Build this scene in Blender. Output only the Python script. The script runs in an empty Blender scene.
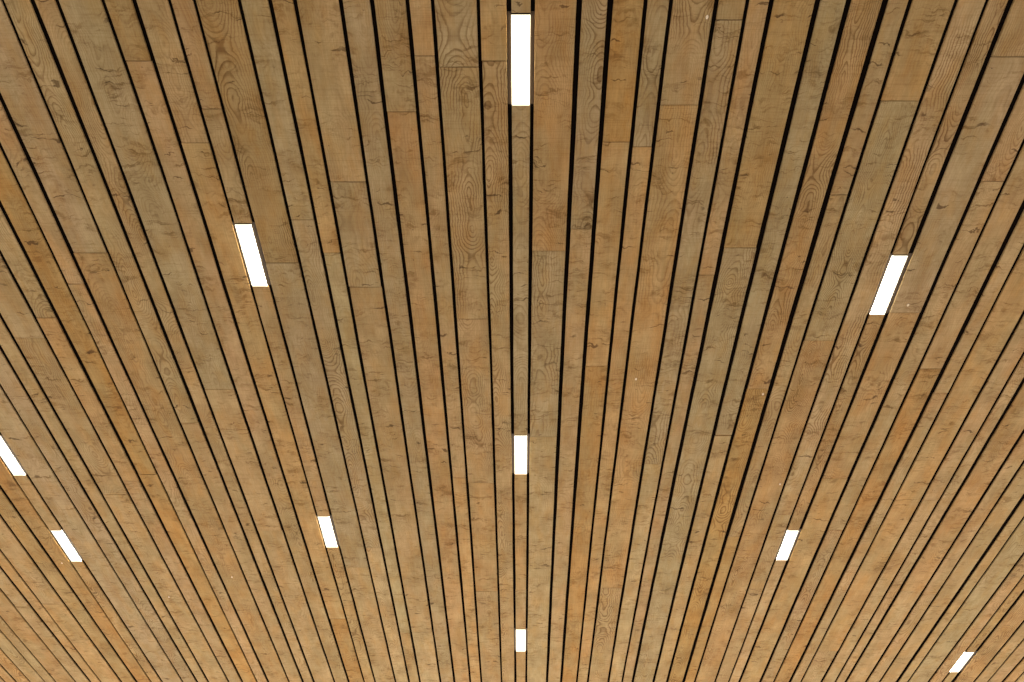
import bpy, bmesh, math, random
from mathutils import Vector
random.seed(7)
S = bpy.context.scene
COL = S.collection

# ---------------------------------------------------------------- camera
FPX = 740.0                                   # focal length in pixels of a 1024 wide frame
XV, YV = 520.75, 1231.0                       # where the boards converge in the photograph
TH = math.atan((YV - 341.0) / FPX)            # upward pitch
U = 0.00473                                   # metres per measured unit across the boards
H = U * 1000.0 * math.cos(TH)                 # ceiling height above the camera
CAM_Z = 1.5
CEIL = CAM_Z + H
cam_d = bpy.data.cameras.new('camera')
cam_d.sensor_width = 36.0
cam_d.lens = FPX / 1024.0 * 36.0
cam_d.shift_x = -(XV - 512.0) / 1024.0
cam = bpy.data.objects.new('camera', cam_d)
COL.objects.link(cam)
cam.location = (0.0, 0.0, CAM_Z)
cam.rotation_euler = (math.pi / 2 + TH, 0.0, 0.0)
S.camera = cam

# ---------------------------------------------------------------- world, daylight, exposure
S.view_settings.view_transform = 'Standard'
S.view_settings.look = 'None'
S.view_settings.exposure = 0.0
S.view_settings.gamma = 1.0
S.view_settings.use_curve_mapping = False
w = bpy.data.worlds.new('daylight')
S.world = w
w.use_nodes = True
w.node_tree.nodes['Background'].inputs[0].default_value = (1.0, 0.93, 0.82, 1)
w.node_tree.nodes['Background'].inputs[1].default_value = 0.03

FAR = 10.7                                    # assumed open end of the hall, out of view
def area(name, loc, rot, sx, sy, power, col):
    d = bpy.data.lights.new(name, 'AREA')
    d.shape = 'RECTANGLE'; d.size = sx; d.size_y = sy; d.energy = power; d.color = col
    o = bpy.data.objects.new(name, d); COL.objects.link(o)
    o.location = loc; o.rotation_euler = rot
    return o
# unseen area lamp added at the far end to brighten the ceiling
area('added_end_fill', (0, FAR - 0.15, 2.2), (-math.pi / 2, 0, 0), 17.0, 3.9, 170.0, (1.0, 0.92, 0.79))
# sunlight through the same assumed open end, falling on the floor and bouncing up to the ceiling
sun_d = bpy.data.lights.new('sun', 'SUN'); sun_d.energy = 11.9; sun_d.angle = 0.02; sun_d.color = (0.975, 0.972, 0.955)
sun = bpy.data.objects.new('sun', sun_d); COL.objects.link(sun)
sun.location = (0, 20, 14); sun.rotation_euler = (-math.radians(90 - 47), 0, 0)
def yy(py):                                   # distance along the ceiling of picture row py
    return FPX * H / (math.cos(TH) ** 2 * (YV - py)) - H * math.tan(TH)
GAPS = {
    -34: (-920.12, (682, -0.0)),
    -33: (-893.89, (682, -0.0)),
    -32: (-867.3, (682, 0.0)),
    -31: (-847.63, (682, 0.0)),
    -30: (-811.2, (682, 0.0)),
    -29: (-784.6, (682, -0.0)),
    -28: (-765.3, (682, 0.0)),
    -27: (-728.32, (682, 0.0)),
    -26: (-700.09, (682, 0.0)),
    -25: (-673.49, (682, -0.0)),
    -24: (-653.82, (682, 0.0)),
    -23: (-616.12, (682, 0.0)),
    -22: (-589.7, (682, -0.0)),
    -21: (-569.11, (342, 0.22), (682, -0.56)),
    -20: (-532.38, (342, 0.04), (682, -0.13)),
    -19: (-507.43, (342, -0.16), (682, 0.42)),
    -18: (-479.97, (171, 0.02), (342, 0.84), (682, -2.27)),
    -17: (-459.61, (171, 0.32), (342, -0.17), (682, -0.77)),
    -16: (-421.89, (0, 0.49), (171, -0.04), (342, -0.44), (682, -1.15)),
    -15: (-397.09, (0, -0.51), (171, 0.44), (342, 0.3), (682, 0.1)),
    -14: (-377.11, (0, -0.67), (171, 1.03), (342, -0.22), (682, 0.16)),
    -13: (-339.3, (0, -0.62), (171, 1.33), (342, -0.35), (682, -0.86)),
    -12: (-314.12, (0, -0.54), (171, 0.77), (342, -0.22), (682, 0.37)),
    -11: (-285.56, (0, -0.18), (171, 0.14), (342, -0.09), (682, 0.59)),
    -10: (-265.34, (0, -0.42), (171, 0.2), (342, 0.72), (682, -0.5)),
    -9: (-228.78, (0, -0.75), (171, 0.34), (342, 0.72), (682, 0.64)),
    -8: (-203.5, (0, -0.76), (171, 0.53), (342, 0.75), (682, -0.05)),
    -7: (-183.52, (0, -0.6), (171, 0.74), (342, 0.23), (682, -0.35)),
    -6: (-146.28, (0, -0.31), (171, -0.09), (342, 0.67), (682, 0.11)),
    -5: (-121.12, (0, -0.04), (171, -0.15), (342, 0.26), (682, 0.09)),
    -4: (-92.05, (0, -0.35), (171, 0.12), (342, 0.43), (682, 0.16)),
    -3: (-71.7, (0, -0.39), (171, 0.33), (342, 0.33), (682, -0.15)),
    -2: (-34.61, (0, 0.05), (171, -0.34), (342, 0.59), (682, -0.45)),
    -1: (-9.83, (0, 0.12), (171, 0.16), (342, -0.57), (682, 0.27)),
    0: (9.94, (0, 0.01), (171, 0.02), (342, -0.09), (682, 0.17)),
    1: (47.67, (0, 0.22), (171, -0.07), (342, -0.37), (682, 0.15)),
    2: (73.05, (0, -0.14), (171, 0.11), (342, -0.21), (682, 0.82)),
    3: (101.78, (0, -0.27), (171, -0.03), (342, 0.3), (682, 0.68)),
    4: (122.44, (0, 0.02), (171, -0.13), (342, 0.23), (682, -0.3)),
    5: (159.67, (0, -0.33), (171, 0.0), (342, 0.68), (682, -0.19)),
    6: (184.78, (0, -0.42), (171, 0.27), (342, 0.54), (682, -0.35)),
    7: (204.43, (0, -0.49), (171, 0.24), (342, 0.92), (682, -0.87)),
    8: (242.0, (0, -0.36), (171, 0.22), (342, 0.47), (682, -0.19)),
    9: (266.99, (0, -0.58), (171, 0.61), (342, 0.45), (682, -0.59)),
    10: (296.68, (0, -0.05), (171, -0.03), (342, 0.0), (682, 0.32)),
    11: (317.17, (0, -0.23), (171, 0.52), (342, -0.24), (682, -0.13)),
    12: (354.26, (0, -0.03), (171, 0.32), (342, -0.21), (682, -0.43)),
    13: (379.26, (0, 0.23), (171, -0.53), (342, 0.44), (682, -0.29)),
    14: (399.05, (0, -0.23), (171, -0.23), (342, 1.12), (682, -0.96)),
    15: (437.08, (171, 0.05), (342, 0.77), (682, -2.19)),
    16: (461.83, (171, 0.39), (342, -0.02), (682, -1.44)),
    17: (490.89, (342, 0.17), (682, -0.45)),
    18: (511.08, (342, 0.23), (682, -0.6)),
    19: (548.17, (342, -0.08), (682, 0.2)),
    20: (573.32, (682, 0.0)),
    21: (592.08, (682, 0.0)),
    22: (629.6, (682, 0.0)),
    23: (654.56, (682, -0.0)),
    24: (685.89, (682, -0.0)),
    25: (705.56, (682, 0.0)),
    26: (743.27, (682, -0.0)),
    27: (768.4, (682, 0.0)),
    28: (787.16, (682, 0.0)),
    29: (825.78, (682, -0.0)),
    30: (850.92, (682, -0.0)),
    31: (878.24, (682, -0.0)),
    32: (901.01, (682, -0.0)),
}
# picture width of each gap at row 140, in pixels
GW = {-34: 3.4, -33: 3.4, -32: 2.6, -31: 2.8, -30: 3.0, -29: 4.3, -28: 2.8, -27: 3.5, -26: 4.3, -25: 2.7, -24: 3.5,
      -23: 3.1, -22: 4.4, -21: 3.6, -20: 3.4, -19: 4.3, -18: 2.9, -17: 4.1, -16: 3.1, -15: 4.4, -14: 3.5, -13: 3.5,
      -12: 4.0, -11: 2.9, -10: 3.4, -9: 3.4, -8: 3.7, -7: 3.7, -6: 3.9, -5: 4.1, -4: 3.7, -3: 3.5, -2: 3.6, -1: 4.0,
      0: 4.0, 1: 4.5, 2: 4.7, 3: 3.7, 4: 3.7, 5: 3.6, 6: 3.4, 7: 4.4, 8: 4.5, 9: 4.1, 10: 4.9, 11: 3.4, 12: 2.7,
      13: 2.9, 14: 4.1, 15: 4.0, 16: 2.9, 17: 4.4, 18: 2.7, 19: 3.5, 20: 3.0, 21: 4.3, 22: 3.5, 23: 3.1, 24: 4.5,
      25: 2.7, 26: 3.5, 27: 2.7, 28: 4.5, 29: 3.5, 30: 2.7, 31: 4.0, 32: 2.8}
# board widths repeat: wide, medium, narrow, wide, medium, broad medium, narrow
STEP_R = [20.3, 37.4, 25.2, 28.8]
STEP_L = [20.0, 37.2, 28.6, 26.0]
for k, s in enumerate(STEP_R):
    GAPS[33 + k] = (GAPS[32 + k][0] + s,); GW[33 + k] = 3.4
for k, s in enumerate(STEP_L):
    GAPS[-35 - k] = (GAPS[-34 - k][0] - s,); GW[-35 - k] = 3.4
G0, G1 = min(GAPS), max(GAPS)
Y0, Y1 = -0.6, 8.6

def gap_x(i, y):
    """centre of gap i at distance y, in metres"""
    g = GAPS[i]
    py = YV - FPX * H / (math.cos(TH) ** 2 * (y + H * math.tan(TH)))
    d = g[1:]
    dev = 0.0
    if d:
        if py <= d[0][0]: dev = d[0][1]
        elif py >= d[-1][0]: dev = d[-1][1]
        else:
            for (a, da), (b, db) in zip(d, d[1:]):
                if a <= py <= b:
                    t = (py - a) / (b - a); dev = da + (db - da) * t
    dev = max(-0.8, min(0.8, dev)) * 0.6
    return (g[0] + dev) * U
def gap_w(i):
    return GW[i] / 1.091 * U * (1.0 + (0.50 if i > 0 else 0.20) * min(1.0, abs(GAPS[i][0]) / 700.0))

# ---------------------------------------------------------------- materials
def mat(name, col, rough=0.8, spec=0.3):
    m = bpy.data.materials.new(name); m.use_nodes = True
    b = m.node_tree.nodes['Principled BSDF']
    b.inputs['Base Color'].default_value = (*col, 1); b.inputs['Roughness'].default_value = rough
    b.inputs['Specular IOR Level'].default_value = spec
    n = m.node_tree.nodes.new('ShaderNodeTexNoise'); n.inputs['Scale'].default_value = 40
    bp = m.node_tree.nodes.new('ShaderNodeBump'); bp.inputs['Strength'].default_value = 0.08
    m.node_tree.links.new(n.outputs[0], bp.inputs['Height']); m.node_tree.links.new(bp.outputs[0], b.inputs['Normal'])
    return m

def wood_material():
    m = bpy.data.materials.new('rough_sawn_larch'); m.use_nodes = True
    nt = m.node_tree; N = nt.nodes; L = nt.links
    bsdf = N['Principled BSDF']
    def math_(op, a, b=None, c=None, clamp=False):
        n = N.new('ShaderNodeMath'); n.operation = op; n.use_clamp = clamp
        for k, v in enumerate((a, b, c)):
            if v is None: continue
            if isinstance(v, (int, float)): n.inputs[k].default_value = v
            else: L.new(v, n.inputs[k])
        return n.outputs[0]
    def mapr(v, a, b, c=0.0, d=1.0, smooth=True):
        n = N.new('ShaderNodeMapRange'); n.interpolation_type = 'SMOOTHSTEP' if smooth else 'LINEAR'
        L.new(v, n.inputs['Value'])
        n.inputs['From Min'].default_value = a; n.inputs['From Max'].default_value = b
        n.inputs['To Min'].default_value = c; n.inputs['To Max'].default_value = d
        return n.outputs['Result']
    tc = N.new('ShaderNodeTexCoord'); oi = N.new('ShaderNodeObjectInfo')
    sep = N.new('ShaderNodeSeparateXYZ'); L.new(tc.outputs['Object'], sep.inputs[0])
    rnd = oi.outputs['Random']
    def rr(k):                                # further random numbers of each board
        return math_('FRACT', math_('MULTIPLY', math_('SINE', math_('MULTIPLY_ADD', rnd, 91.7 * k, 3.1 * k)), 437.5))
    off = N.new('ShaderNodeCombineXYZ')
    L.new(math_('MULTIPLY', rr(1), 40.0), off.inputs[0]); L.new(math_('MULTIPLY', rr(2), 40.0), off.inputs[1]); L.new(math_('MULTIPLY', rr(3), 40.0), off.inputs[2])
    P = N.new('ShaderNodeVectorMath'); P.operation = 'ADD'; L.new(tc.outputs['Object'], P.inputs[0]); L.new(off.outputs[0], P.inputs[1])
    wn = N.new('ShaderNodeTexNoise'); wn.inputs['Scale'].default_value = 16.0; wn.inputs['Detail'].default_value = 3.0
    L.new(P.outputs[0], wn.inputs['Vector'])
    wo = N.new('ShaderNodeCombineXYZ'); L.new(math_('MULTIPLY', math_('SUBTRACT', wn.outputs['Fac'], 0.5), 0.085), wo.inputs[1])
    PW = N.new('ShaderNodeVectorMath'); PW.operation = 'ADD'; L.new(P.outputs[0], PW.inputs[0]); L.new(wo.outputs[0], PW.inputs[1])
    def noise(scale, detail=2.0, rough=0.5, sc=1.0, dist=0.0, src=None):
        v = N.new('ShaderNodeVectorMath'); v.operation = 'MULTIPLY'
        L.new((src or P).outputs[0], v.inputs[0]); v.inputs[1].default_value = scale
        n = N.new('ShaderNodeTexNoise'); n.inputs['Scale'].default_value = sc
        n.inputs['Detail'].default_value = detail; n.inputs['Roughness'].default_value = rough; n.inputs['Distortion'].default_value = dist
        L.new(v.outputs[0], n.inputs['Vector'])
        return n.outputs['Fac']
    x, y, z = sep.outputs
    # growth rings cut by the saw: distance from a wandering heart line
    wav = math_('MULTIPLY', math_('SUBTRACT', noise((0.5, 1.6, 0.5), 2.0), 0.5), 0.16)
    wav2 = math_('MULTIPLY', math_('SUBTRACT', noise((16, 13.0, 3), 3.0, 0.6), 0.5), 0.030)
    xo = math_('MULTIPLY', math_('SUBTRACT', rr(4), 0.5), 0.08)
    xx = math_('ADD', math_('ADD', x, xo), math_('ADD', math_('MULTIPLY', wav, 0.35), wav2))
    hh = math_('ADD', math_('MULTIPLY', math_('SUBTRACT', noise((1.5, 2.4, 1.5), 2.0, 0.45), 0.40), 0.30), math_('MULTIPLY', z, 1.0))
    d = math_('SQRT', math_('ADD', math_('MULTIPLY', xx, xx), math_('MULTIPLY', hh, hh)))
    ring = math_('FRACT', math_('MULTIPLY', d, math_('MULTIPLY_ADD', rr(5), 60.0, 75.0)))
    ringl = math_('MULTIPLY', mapr(ring, 0.45, 0.86), mapr(ring, 0.9, 1.0, 1.0, 0.0))    # thin dark latewood line
    ring_amt = math_('MULTIPLY', math_('MULTIPLY_ADD', math_('POWER', rr(6), 1.7), 0.85, 0.12), mapr(noise((5, 3.0, 5), 1.0), 0.35, 0.62, 0.15, 1.0))
    ringf = math_('MULTIPLY', ringl, ring_amt)
    # saw marks and checks running across the board
    m1 = noise((5.5, 66, 4), 4.0, 0.65, 1.0, 0.9, PW)
    m1c = mapr(noise((7, 5.5, 5), 2.5), 0.40, 0.60)
    marks = math_('MULTIPLY', mapr(m1, 0.53, 0.70), m1c)
    m2 = noise((8.0, 24, 3), 4.0, 0.65, 1.0, 1.6, PW)
    m2c = mapr(noise((7, 7, 5), 2.0), 0.46, 0.64)
    smears = math_('MULTIPLY', mapr(m2, 0.47, 0.66), m2c)
    m3 = noise((5.0, 46, 3), 2.0, 0.5, 1.0, 0.8, PW)
    m3c = mapr(noise((11, 6, 5), 1.0), 0.52, 0.60)
    saw = noise((2.2, 210, 3), 2.0, 0.6, 1.0, 0.5)
    tint = noise((14, 5.0, 6), 3.0, 0.6)
    checks = math_('MULTIPLY', mapr(m3, 0.64, 0.69), m3c)
    # broad weathering, fine fibre, speckle
    blot = noise((6, 2.2, 6), 3.0, 0.6)
    blot2 = noise((9, 4.5, 6), 4.0, 0.65)
    fib = noise((260, 7, 100), 3.0, 0.6)
    spk = noise((150, 120, 100), 2.0, 0.7)
    vor = N.new('ShaderNodeTexVoronoi'); vor.inputs['Scale'].default_value = 9.0; L.new(P.outputs[0], vor.inputs['Vector'])
    hole = mapr(vor.outputs['Distance'], 0.016, 0.034, 1.0, 0.0)
    # compose
    def mix(fac, a, b, mode='MIX'):
        n = N.new('ShaderNodeMix'); n.data_type = 'RGBA'; n.blend_type = mode
        if isinstance(fac, (int, float)): n.inputs[0].default_value = fac
        else: L.new(fac, n.inputs[0])
        for k, v in ((6, a), (7, b)):
            if isinstance(v, tuple): n.inputs[k].default_value = (*v, 1)
            else: L.new(v, n.inputs[k])
        return n.outputs[2]
    c = oi.outputs['Color']
    c = mix(mapr(blot, 0.36, 0.66, 0.0, 0.85), c, mix(0.5, c, (0.42, 0.33, 0.16)))          # olive weathering
    c = mix(mapr(tint, 0.42, 0.68, 0.0, 0.7), c, mix(1.0, c, (0.98, 0.86, 0.66), 'MULTIPLY'))
    c = mix(mapr(tint, 0.28, 0.48, 0.5, 0.0), c, mix(1.0, c, (1.10, 1.12, 1.16), 'MULTIPLY'))
    c = mix(mapr(saw, 0.45, 0.70, 0.0, 0.40), c, mix(1.0, c, (0.74, 0.68, 0.58), 'MULTIPLY'))
    c = mix(mapr(blot2, 0.30, 0.70, 0.0, 0.75), c, mix(1.0, c, (0.74, 0.68, 0.60), 'MULTIPLY'))
    c = mix(mapr(fib, 0.35, 0.65, 0.0, 0.45), c, mix(1.0, c, (0.76, 0.72, 0.66), 'MULTIPLY'))
    c = mix(mapr(spk, 0.4, 0.75, 0.0, 0.26), c, mix(1.0, c, (0.7, 0.66, 0.6), 'MULTIPLY'))
    c = mix(math_('MULTIPLY', ringf, 0.95), c, mix(1.0, c, (0.44, 0.34, 0.23), 'MULTIPLY'))
    c = mix(math_('MULTIPLY', smears, 0.75), c, mix(1.0, c, (0.55, 0.46, 0.33), 'MULTIPLY'))
    c = mix(math_('MULTIPLY', marks, 0.95), c, mix(1.0, c, (0.50, 0.42, 0.30), 'MULTIPLY'))
    c = mix(math_('MULTIPLY', checks, 0.85), c, mix(1.0, c, (0.30, 0.24, 0.18), 'MULTIPLY'))
    c = mix(math_('MULTIPLY', hole, 0.8), c, (0.04, 0.02, 0.01))
    L.new(c, bsdf.inputs['Base Color'])
    bsdf.inputs['Roughness'].default_value = 0.75
    bsdf.inputs['Specular IOR Level'].default_value = 0.25
    ht = math_('SUBTRACT', math_('MULTIPLY', fib, 0.5), math_('ADD', math_('MULTIPLY', ringf, 0.4), math_('MULTIPLY', marks, 1.2)))
    bp = N.new('ShaderNodeBump'); bp.inputs['Strength'].default_value = 0.35; bp.inputs['Distance'].default_value = 0.0015
    L.new(ht, bp.inputs['Height']); L.new(bp.outputs[0], bsdf.inputs['Normal'])
    return m
WOOD = wood_material()
SPECK = mat('pale_speck', (0.95, 0.80, 0.62), 0.4)
BLACK = mat('gap_black', (0.006, 0.004, 0.003), 1.0, 0.0)
HOUSING = mat('dark_bronze_metal', (0.050, 0.028, 0.013), 0.5)
ENDCAP = mat('black_metal', (0.03, 0.018, 0.012), 0.6)
FLOOR = mat('pale_terrazzo', (0.62, 0.585, 0.53), 0.6)
PLASTER = mat('grey_plaster', (0.30, 0.28, 0.26), 0.9)
def emissive(power):
    m = bpy.data.materials.new('lit_opal_diffuser'); m.use_nodes = True
    b = m.node_tree.nodes['Principled BSDF']
    b.inputs['Base Color'].default_value = (0.9, 0.88, 0.8, 1)
    b.inputs['Emission Color'].default_value = (1.0, 0.93, 0.72, 1)
    b.inputs['Emission Strength'].default_value = power
    return m
GLOW = emissive(1.35)
GLOW_EDGE = emissive(13.0)

def mesh_obj(name, bm, m, parent=None, loc=(0, 0, 0)):
    me = bpy.data.meshes.new(name); bm.to_mesh(me); bm.free()
    for k in (m if isinstance(m, (list, tuple)) else [m]): me.materials.append(k)
    o = bpy.data.objects.new(name, me); COL.objects.link(o)
    o.location = loc
    if parent: o.parent = parent
    return o
def box(bm, x0, x1, y0, y1, z0, z1, mi=0):
    v = [bm.verts.new(p) for p in ((x0, y0, z0), (x1, y0, z0), (x1, y1, z0), (x0, y1, z0), (x0, y0, z1), (x1, y0, z1), (x1, y1, z1), (x0, y1, z1))]
    for f in ((3, 2, 1, 0), (4, 5, 6, 7), (0, 1, 5, 4), (1, 2, 6, 5), (2, 3, 7, 6), (3, 0, 4, 7)):
        bm.faces.new([v[k] for k in f]).material_index = mi

# ---------------------------------------------------------------- the ceiling
ceiling = bpy.data.objects.new('ceiling', None); COL.objects.link(ceiling)
ceiling.location = (0, 3.5, CEIL); ceiling['kind'] = 'structure'
ceiling['label'] = 'ceiling of rough sawn wooden boards with dark gaps between them'
TONE = {'t': (0.570, 0.378, 0.184), 'g': (0.535, 0.385, 0.205), 'o': (0.590, 0.368, 0.158), 'O': (0.575, 0.330, 0.112),
        'b': (0.500, 0.320, 0.135), 'p': (0.610, 0.420, 0.215)}
# butt joints between boards, as seen: (across, down)
JOINTS = [(138, 61), (212, 109), (196, 143), (401, 112), (494, 61), (459, 67), (424, 56), (730, 20), (680, 105), (616, 142),
          (641, 147), (1009, 57), (907, 101), (90, 253), (75, 284), (45, 318), (30, 338), (347.5, 182), (301, 220), (365, 287),
          (473, 319), (285, 263), (331, 253), (740, 248), (707.5, 275), (582, 229), (554.6, 251), (839.5, 195), (906, 313),
          (992, 181.5), (818, 341), (189, 423), (131, 481), (115, 494.5), (225, 389.5), (150, 474.5), (480, 483), (275, 479),
          (457, 478), (596, 366), (714.5, 435), (732, 436), (758, 389), (544, 437), (652, 464), (933, 369), (940.5, 393),
          (830, 479), (930, 500), (52.5, 604), (22.5, 607), (488.5, 591.5), (356, 567.5), (422, 632), (406, 633), (373.5, 548),
          (267, 531), (341, 619), (612, 588), (734.5, 537), (521, 590), (827, 651), (930, 594), (912, 591), (783, 515), (835, 530)]
# tones of single boards: (across, down, tone)
SAMPLES = [(620, 540, 'o'), (545, 540, 'p'), (560, 600, 't'), (650, 620, 'g'), (720, 520, 'O'), (750, 560, 'o'), (685, 600, 't'), (735, 640, 't'),
           (620, 640, 'p'), (660, 530, 't'), (700, 550, 'p'), (30, 525, 'O'), (120, 660, 'b'), (10, 620, 'b'), (60, 640, 'o'), (45, 560, 'g'), (80, 650, 'o'), (130, 600, 'g'), (165, 640, 'g'),
           (25, 80, 'g'), (45, 60, 'p'), (65, 50, 't'), (90, 60, 'g'), (120, 30, 'b'), (150, 90, 't'), (150, 40, 't'), (185, 60, 't'),
           (215, 140, 't'), (220, 60, 'b'), (262, 90, 'g'), (285, 80, 'o'), (325, 80, 't'), (360, 60, 'g'), (390, 60, 't'), (403, 150, 'o'),
           (425, 100, 't'), (455, 30, 'g'), (470, 120, 't'), (495, 30, 'o'), (500, 120, 't'), (521, 4, 'g'), (521, 150, 'g'), (555, 90, 'o'),
           (590, 60, 'g'), (625, 60, 'O'), (615, 160, 'o'), (655, 60, 'g'), (695, 60, 't'), (670, 140, 'g'), (730, 60, 'g'), (745, 100, 't'),
           (780, 60, 'b'), (820, 60, 'g'), (850, 60, 'o'), (885, 60, 't'), (925, 40, 'o'), (885, 150, 'g'), (950, 80, 'p'), (975, 80, 't'),
           (1015, 30, 't'), (985, 120, 'g'), (1010, 150, 't'), (15, 190, 'O'), (20, 230, 'g'), (50, 190, 't'), (85, 290, 't'),
           (15, 320, 'g'), (110, 200, 'g'), (135, 230, 't'), (155, 230, 't'), (190, 250, 'g'), (215, 240, 'o'), (275, 190, 'o'), (290, 290, 'g'),
           (305, 260, 'g'), (315, 200, 'o'), (335, 290, 'g'), (355, 230, 'g'), (380, 240, 'g'), (365, 310, 't'), (400, 260, 'o'), (435, 250, 'g'),
           (470, 230, 'o'), (475, 335, 't'), (500, 260, 't'), (550, 200, 'o'), (545, 280, 'g'), (585, 190, 't'), (575, 280, 'o'), (610, 250, 'O'),
           (635, 250, 'o'), (660, 270, 'g'), (695, 270, 'g'), (700, 320, 'o'), (720, 220, 't'), (755, 200, 'o'), (735, 290, 'o'), (790, 200, 't'),
           (800, 240, 'o'), (830, 240, 't'), (850, 240, 'g'), (890, 240, 't'), (965, 200, 'g'), (990, 250, 't'),
           (20, 400, 'g'), (50, 400, 't'), (80, 420, 'g'), (85, 380, 'o'), (125, 420, 'O'), (140, 490, 't'), (110, 500, 't'),
           (590, 400, 'O'), (635, 400, 'o'), (665, 400, 'p'), (695, 450, 't'), (695, 400, 'o'), (715, 410, 'g'), (730, 470, 'p'), (745, 440, 'O'),
           (760, 480, 't'), (800, 400, 'g'), (820, 400, 'p'), (860, 400, 'o'), (880, 430, 't'), (905, 430, 'O'), (930, 440, 'o'), (950, 400, 't'),
           (985, 450, 'o'), (410, 440, 'b'), (430, 400, 'o'), (380, 450, 't'), (350, 450, 'g'), (310, 450, 't'), (550, 380, 'g'), (545, 500, 'p'),
           (575, 400, 'o'), (475, 400, 't'), (500, 400, 't'), (445, 400, 'b'), (300, 400, 't'), (270, 400, 'o'),
           (580, 560, 'O'), (610, 540, 'o'), (605, 640, 't'), (640, 600, 'p'), (660, 560, 'o'), (450, 560, 'O'), (470, 560, 'o'), (700, 560, 't'),
           (700, 640, 'O'), (430, 540, 't'), (340, 640, 'O'), (385, 600, 'p'), (175, 520, 'O'), (205, 600, 'o'), (790, 560, 'o'), (840, 580, 'o')]
def row_of(px, py):
    X = (px - XV) / (YV - py) * 1000.0
    for i in range(G0, G1):
        if GAPS[i][0] <= X < GAPS[i + 1][0]: return i
    return None
LIGHTS = [   # row, near end and far end on 1/(YV - y) scale, label
    (-1, 8.217e-4, 8.889e-4, 'largest glowing white light panel, at the middle of the top edge'),
    (-11, 9.929e-4, 10.593e-4, 'glowing slanted light panel in the upper left, second row of lights'),
    (13, 10.247e-4, 10.92e-4, 'glowing slanted light panel in the upper right, second row of lights'),
    (-25, 12.575e-4, 13.245e-4, 'glowing light panel cut off by the left edge of the picture'),
    (-1, 12.563e-4, 13.224e-4, 'glowing white light panel in the very centre column, middle of the three'),
    (-25, 14.265e-4, 14.948e-4, 'slanted light panel low on the left, just below the one cut by the edge'),
    (-11, 13.986e-4, 14.640e-4, 'small slanted light panel left of the centre column, in the lower half'),
    (13, 14.263e-4, 14.92e-4, 'small slanted light panel right of the centre column, in the lower half'),
    (27, 17.26e-4, 17.91e-4, 'smallest slanted light panel, near the bottom right corner'),
    (-1, 16.609e-4, 17.27e-4, 'small upright light panel at the bottom of the centre column'),
]
KY = FPX * H / math.cos(TH) ** 2
DROP = 0.001
lit = {}
for r, a, b, lab in LIGHTS:
    # ends measured on the diffuser, which hangs DROP below the boards
    k = (H - DROP) / H
    a = 1.0 / (1.0 / a - 0.9); b = 1.0 / (1.0 / b + 0.5)
    ya, yb = KY * k * a - (H - DROP) * math.tan(TH), KY * k * b - (H - DROP) * math.tan(TH)
    lit.setdefault(r, []).append((ya, yb, lab))
joints = {}
for px, py in JOINTS:
    joints.setdefault(row_of(px, py), []).append(yy(py))
SPECKS = [(636, 379), (763, 394), (62, 563), (169, 597), (232, 577), (481, 483), (780, 484), (908, 305), (707, 17)]
THICK = 0.028

def board(row, ya, yb, parent):
    n = max(2, int((yb - ya) / 0.09))
    yc = (ya + yb) / 2
    xc = (gap_x(row, yc) + gap_x(row + 1, yc)) / 2
    bm = bmesh.new()
    rings = []
    ph = [random.uniform(0, 6.28) for _ in range(6)]
    dz = random.uniform(-0.0012, 0.0012); tw = random.uniform(-0.0010, 0.0010)
    jl, jr = random.uniform(-0.0008, 0.0008), random.uniform(-0.0008, 0.0008)
    for k in range(n + 1):
        y = ya + (yb - ya) * k / n
        wob = lambda a: 0.0007 * math.sin(y * 3.1 + ph[a]) + 0.0005 * math.sin(y * 9.7 + ph[a + 1]) + random.uniform(-0.0004, 0.0004)
        xl = gap_x(row, y) + gap_w(row) / 2 - xc + jl + wob(0)
        xr = gap_x(row + 1, y) - gap_w(row + 1) / 2 - xc + jr + wob(2)
        c = 0.0016
        zl, zr = dz - tw, dz + tw
        pts = [(xl, THICK), (xl, zl + c), (xl + c, zl), (xl + (xr - xl) / 3, zl * .67 + zr * .33), (xl + (xr - xl) * 2 / 3, zl * .33 + zr * .67), (xr - c, zr), (xr, zr + c), (xr, THICK)]
        rings.append([bm.verts.new((p[0], y - yc, p[1])) for p in pts])
    for a, b in zip(rings, rings[1:]):
        for k in range(8):
            k2 = (k + 1) % 8
            bm.faces.new((a[k], a[k2], b[k2], b[k]))
    bm.faces.new(rings[0][::-1]); bm.faces.new(rings[-1])
    # tiny pale beads on the face
    for px, py in SPECKS:
        sy = yy(py)
        if row_of(px, py) == row and ya < sy < yb:
            sx = (px - XV) * (YV - py) ** -1 * 1000 * U - xc
            s0 = bmesh.ops.create_uvsphere(bm, u_segments=10, v_segments=6, radius=0.007)
            for v in s0['verts']:
                v.co = Vector((v.co.x * 0.8, v.co.y * 1.2, v.co.z * 0.5)) + Vector((sx, sy - yc, -0.001))
                for f in v.link_faces: f.material_index = 1
    bmesh.ops.recalc_face_normals(bm, faces=bm.faces)
    o = mesh_obj('board', bm, [WOOD, SPECK], parent, (xc - ceiling.location.x - parent.location.x, yc - ceiling.location.y - parent.location.y, 0))
    tone = None
    for px, py, t in SAMPLES:
        if row_of(px, py) == row and ya <= yy(py) <= yb: tone = t; break
    if tone is None: tone = random.choice('ttttgoopt')
    v = random.uniform(0.95, 1.06)
    o.color = tuple(q * v * random.uniform(0.98, 1.02) for q in TONE[tone]) + (1.0,)
    return o

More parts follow.
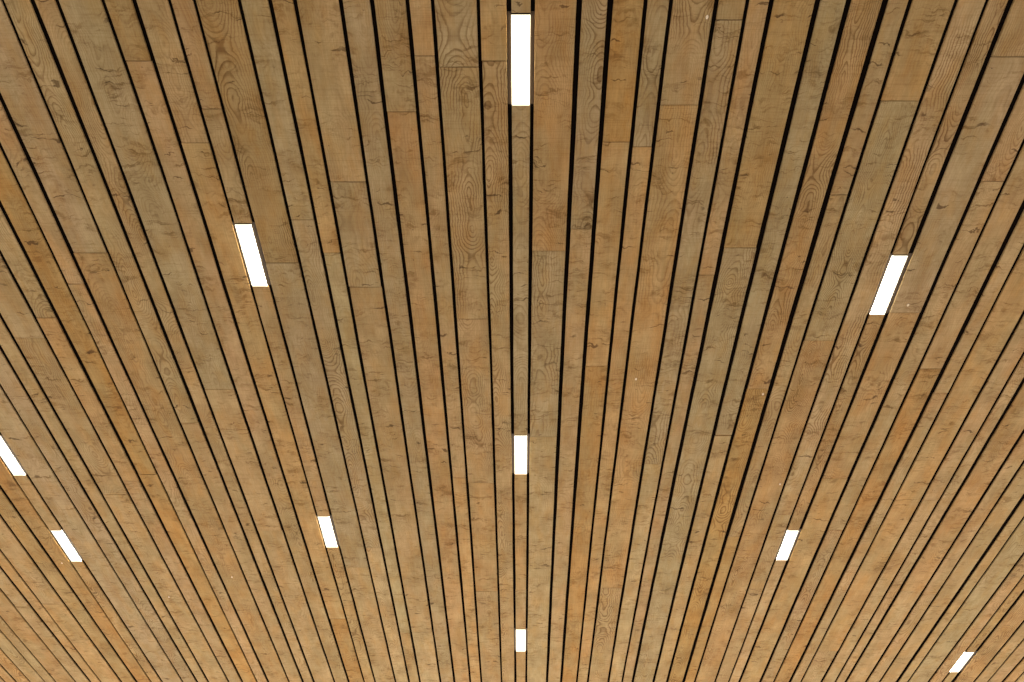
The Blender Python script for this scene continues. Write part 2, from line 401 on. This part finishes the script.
for row in range(G0, G1):
    xm = (GAPS[row][0] + GAPS[row + 1][0]) / 2 * U
    slat = bpy.data.objects.new('board_row', None); COL.objects.link(slat)
    slat.parent = ceiling; slat.location = (xm, -3.5, 0)
    cuts = sorted(joints.get(row, []))
    # joints above the picture and beyond it, and a few in rows where none is seen
    cuts = [Y0 + random.uniform(0.1, 0.9)] + cuts + [random.uniform(7.0, 8.2)]
    seg = []
    ends = [Y0] + cuts + [Y1]
    holes = sorted(lit.get(row, []))
    for a, b in zip(ends, ends[1:]):
        parts = [(a + 0.0017, b - 0.0017)]
        for ya, yb, _ in holes:
            nxt = []; gp = 0.0075 if ya < 2.6 or row == 27 or (row == -1 and ya < 4.5) else 0.0042
            for p, q in parts:
                if yb <= p or ya >= q: nxt.append((p, q)); continue
                if ya - gp > p: nxt.append((p, ya - gp))
                if yb + 0.002 < q: nxt.append((yb + 0.002, q))
            parts = nxt
        seg += [s for s in parts if s[1] - s[0] > 0.03]
    for a, b in seg: board(row, a, b, slat)
    # near-black strip added to darken the gap beside this row, set back from the face
    bm = bmesh.new()
    prev = None
    for k in range(41):
        y = Y0 + (Y1 - Y0) * k / 40
        g = gap_x(row, y); q = gap_w(row) / 2 + 0.004
        cur = [bm.verts.new((px - xm, y, pz)) for px, pz in ((g - q, 0.0075), (g + q, 0.0075), (g + q, THICK + 0.004), (g - q, THICK + 0.004))]
        if prev:
            for a in range(4): bm.faces.new((prev[a], prev[(a + 1) % 4], cur[(a + 1) % 4], cur[a]))
        prev = cur
    bmesh.ops.recalc_face_normals(bm, faces=bm.faces)
    mesh_obj('gap_strip', bm, BLACK, slat)

# ---------------------------------------------------------------- lights in the ceiling
def bevel_box(bm, x0, x1, y0, y1, z0, z1, r):
    box(bm, x0, x1, y0, y1, z0, z1)
    bmesh.ops.bevel(bm, geom=list(bm.edges), offset=r, segments=2, affect='EDGES')
for r in sorted(lit):
    for ya, yb, lab in sorted(lit[r]):
        yc = (ya + yb) / 2; hl = (yb - ya) / 2
        xa, xb = gap_x(r, yc) + gap_w(r) / 2, gap_x(r + 1, yc) - gap_w(r + 1) / 2
        xc = {-11: -276.4, 13: 389.2, -25: -663.6, 27: 775.8, -1: 0.0}[r] * U; hw = (0.0705 if r == -25 else 0.0735) / 2
        t = bpy.data.objects.new('recessed_light', None); COL.objects.link(t)
        t.location = (xc, yc, CEIL)
        t['label'] = lab; t['category'] = 'light'; t['group'] = 'light panels set between the ceiling boards'
        gl, gr = gap_w(r), gap_w(r + 1)
        bm = bmesh.new()                       # tray whose flanges close the gaps on both sides
        box(bm, xa - xc - gl + 0.001, xb - xc + gr - 0.001, -hl - 0.012, hl - 0.004, 0.0050, 0.0070)
        bmesh.ops.bevel(bm, geom=list(bm.edges), offset=0.001, segments=1, affect='EDGES')
        mesh_obj('housing', bm, HOUSING, t)
        bm = bmesh.new(); bevel_box(bm, -hw, hw, -hl, hl, -DROP, 0.0195, 0.0012)
        bm.normal_update()
        for f in bm.faces:
            f.material_index = 1 if abs(f.normal.x) > 0.9 else 0
        d = mesh_obj('diffuser', bm, [GLOW, GLOW_EDGE], t)
        bm = bmesh.new(); bevel_box(bm, -hw, hw, -hl - 0.0032, -hl - 0.0004, -DROP + 0.001, 0.0195, 0.0008)
        mesh_obj('end_cap', bm, ENDCAP, t)

# ---------------------------------------------------------------- the hall below, outside the picture
def struct(name, bm, m):
    o = mesh_obj(name, bm, m); o['kind'] = 'structure'; return o
WX = 8.6
bm = bmesh.new(); box(bm, -WX, WX, -6.2, FAR, -0.1, 0.0); struct('floor', bm, FLOOR)
for nm, sx in (('wall_left', -1), ('wall_right', 1)):
    bm = bmesh.new(); box(bm, *sorted((sx * WX, sx * (WX + 0.15))), -6.2, FAR, 0.0, CEIL + 0.3); struct(nm, bm, PLASTER)
bm = bmesh.new(); box(bm, -WX - 0.15, WX + 0.15, -6.35, -6.2, 0.0, CEIL + 0.3); struct('wall_rear', bm, PLASTER)
bm = bmesh.new()                               # unseen slim frame, added to go with the end fill lamp
for k in range(8):
    px = -WX + 2 * WX * k / 7
    box(bm, px - 0.03, px + 0.03, FAR - 0.06, FAR, 0.0, CEIL)
for pz in (0.03, CEIL - 0.03):
    box(bm, -WX, WX, FAR - 0.06, FAR, pz - 0.03, pz + 0.03)
struct('added_end_frame', bm, ENDCAP)
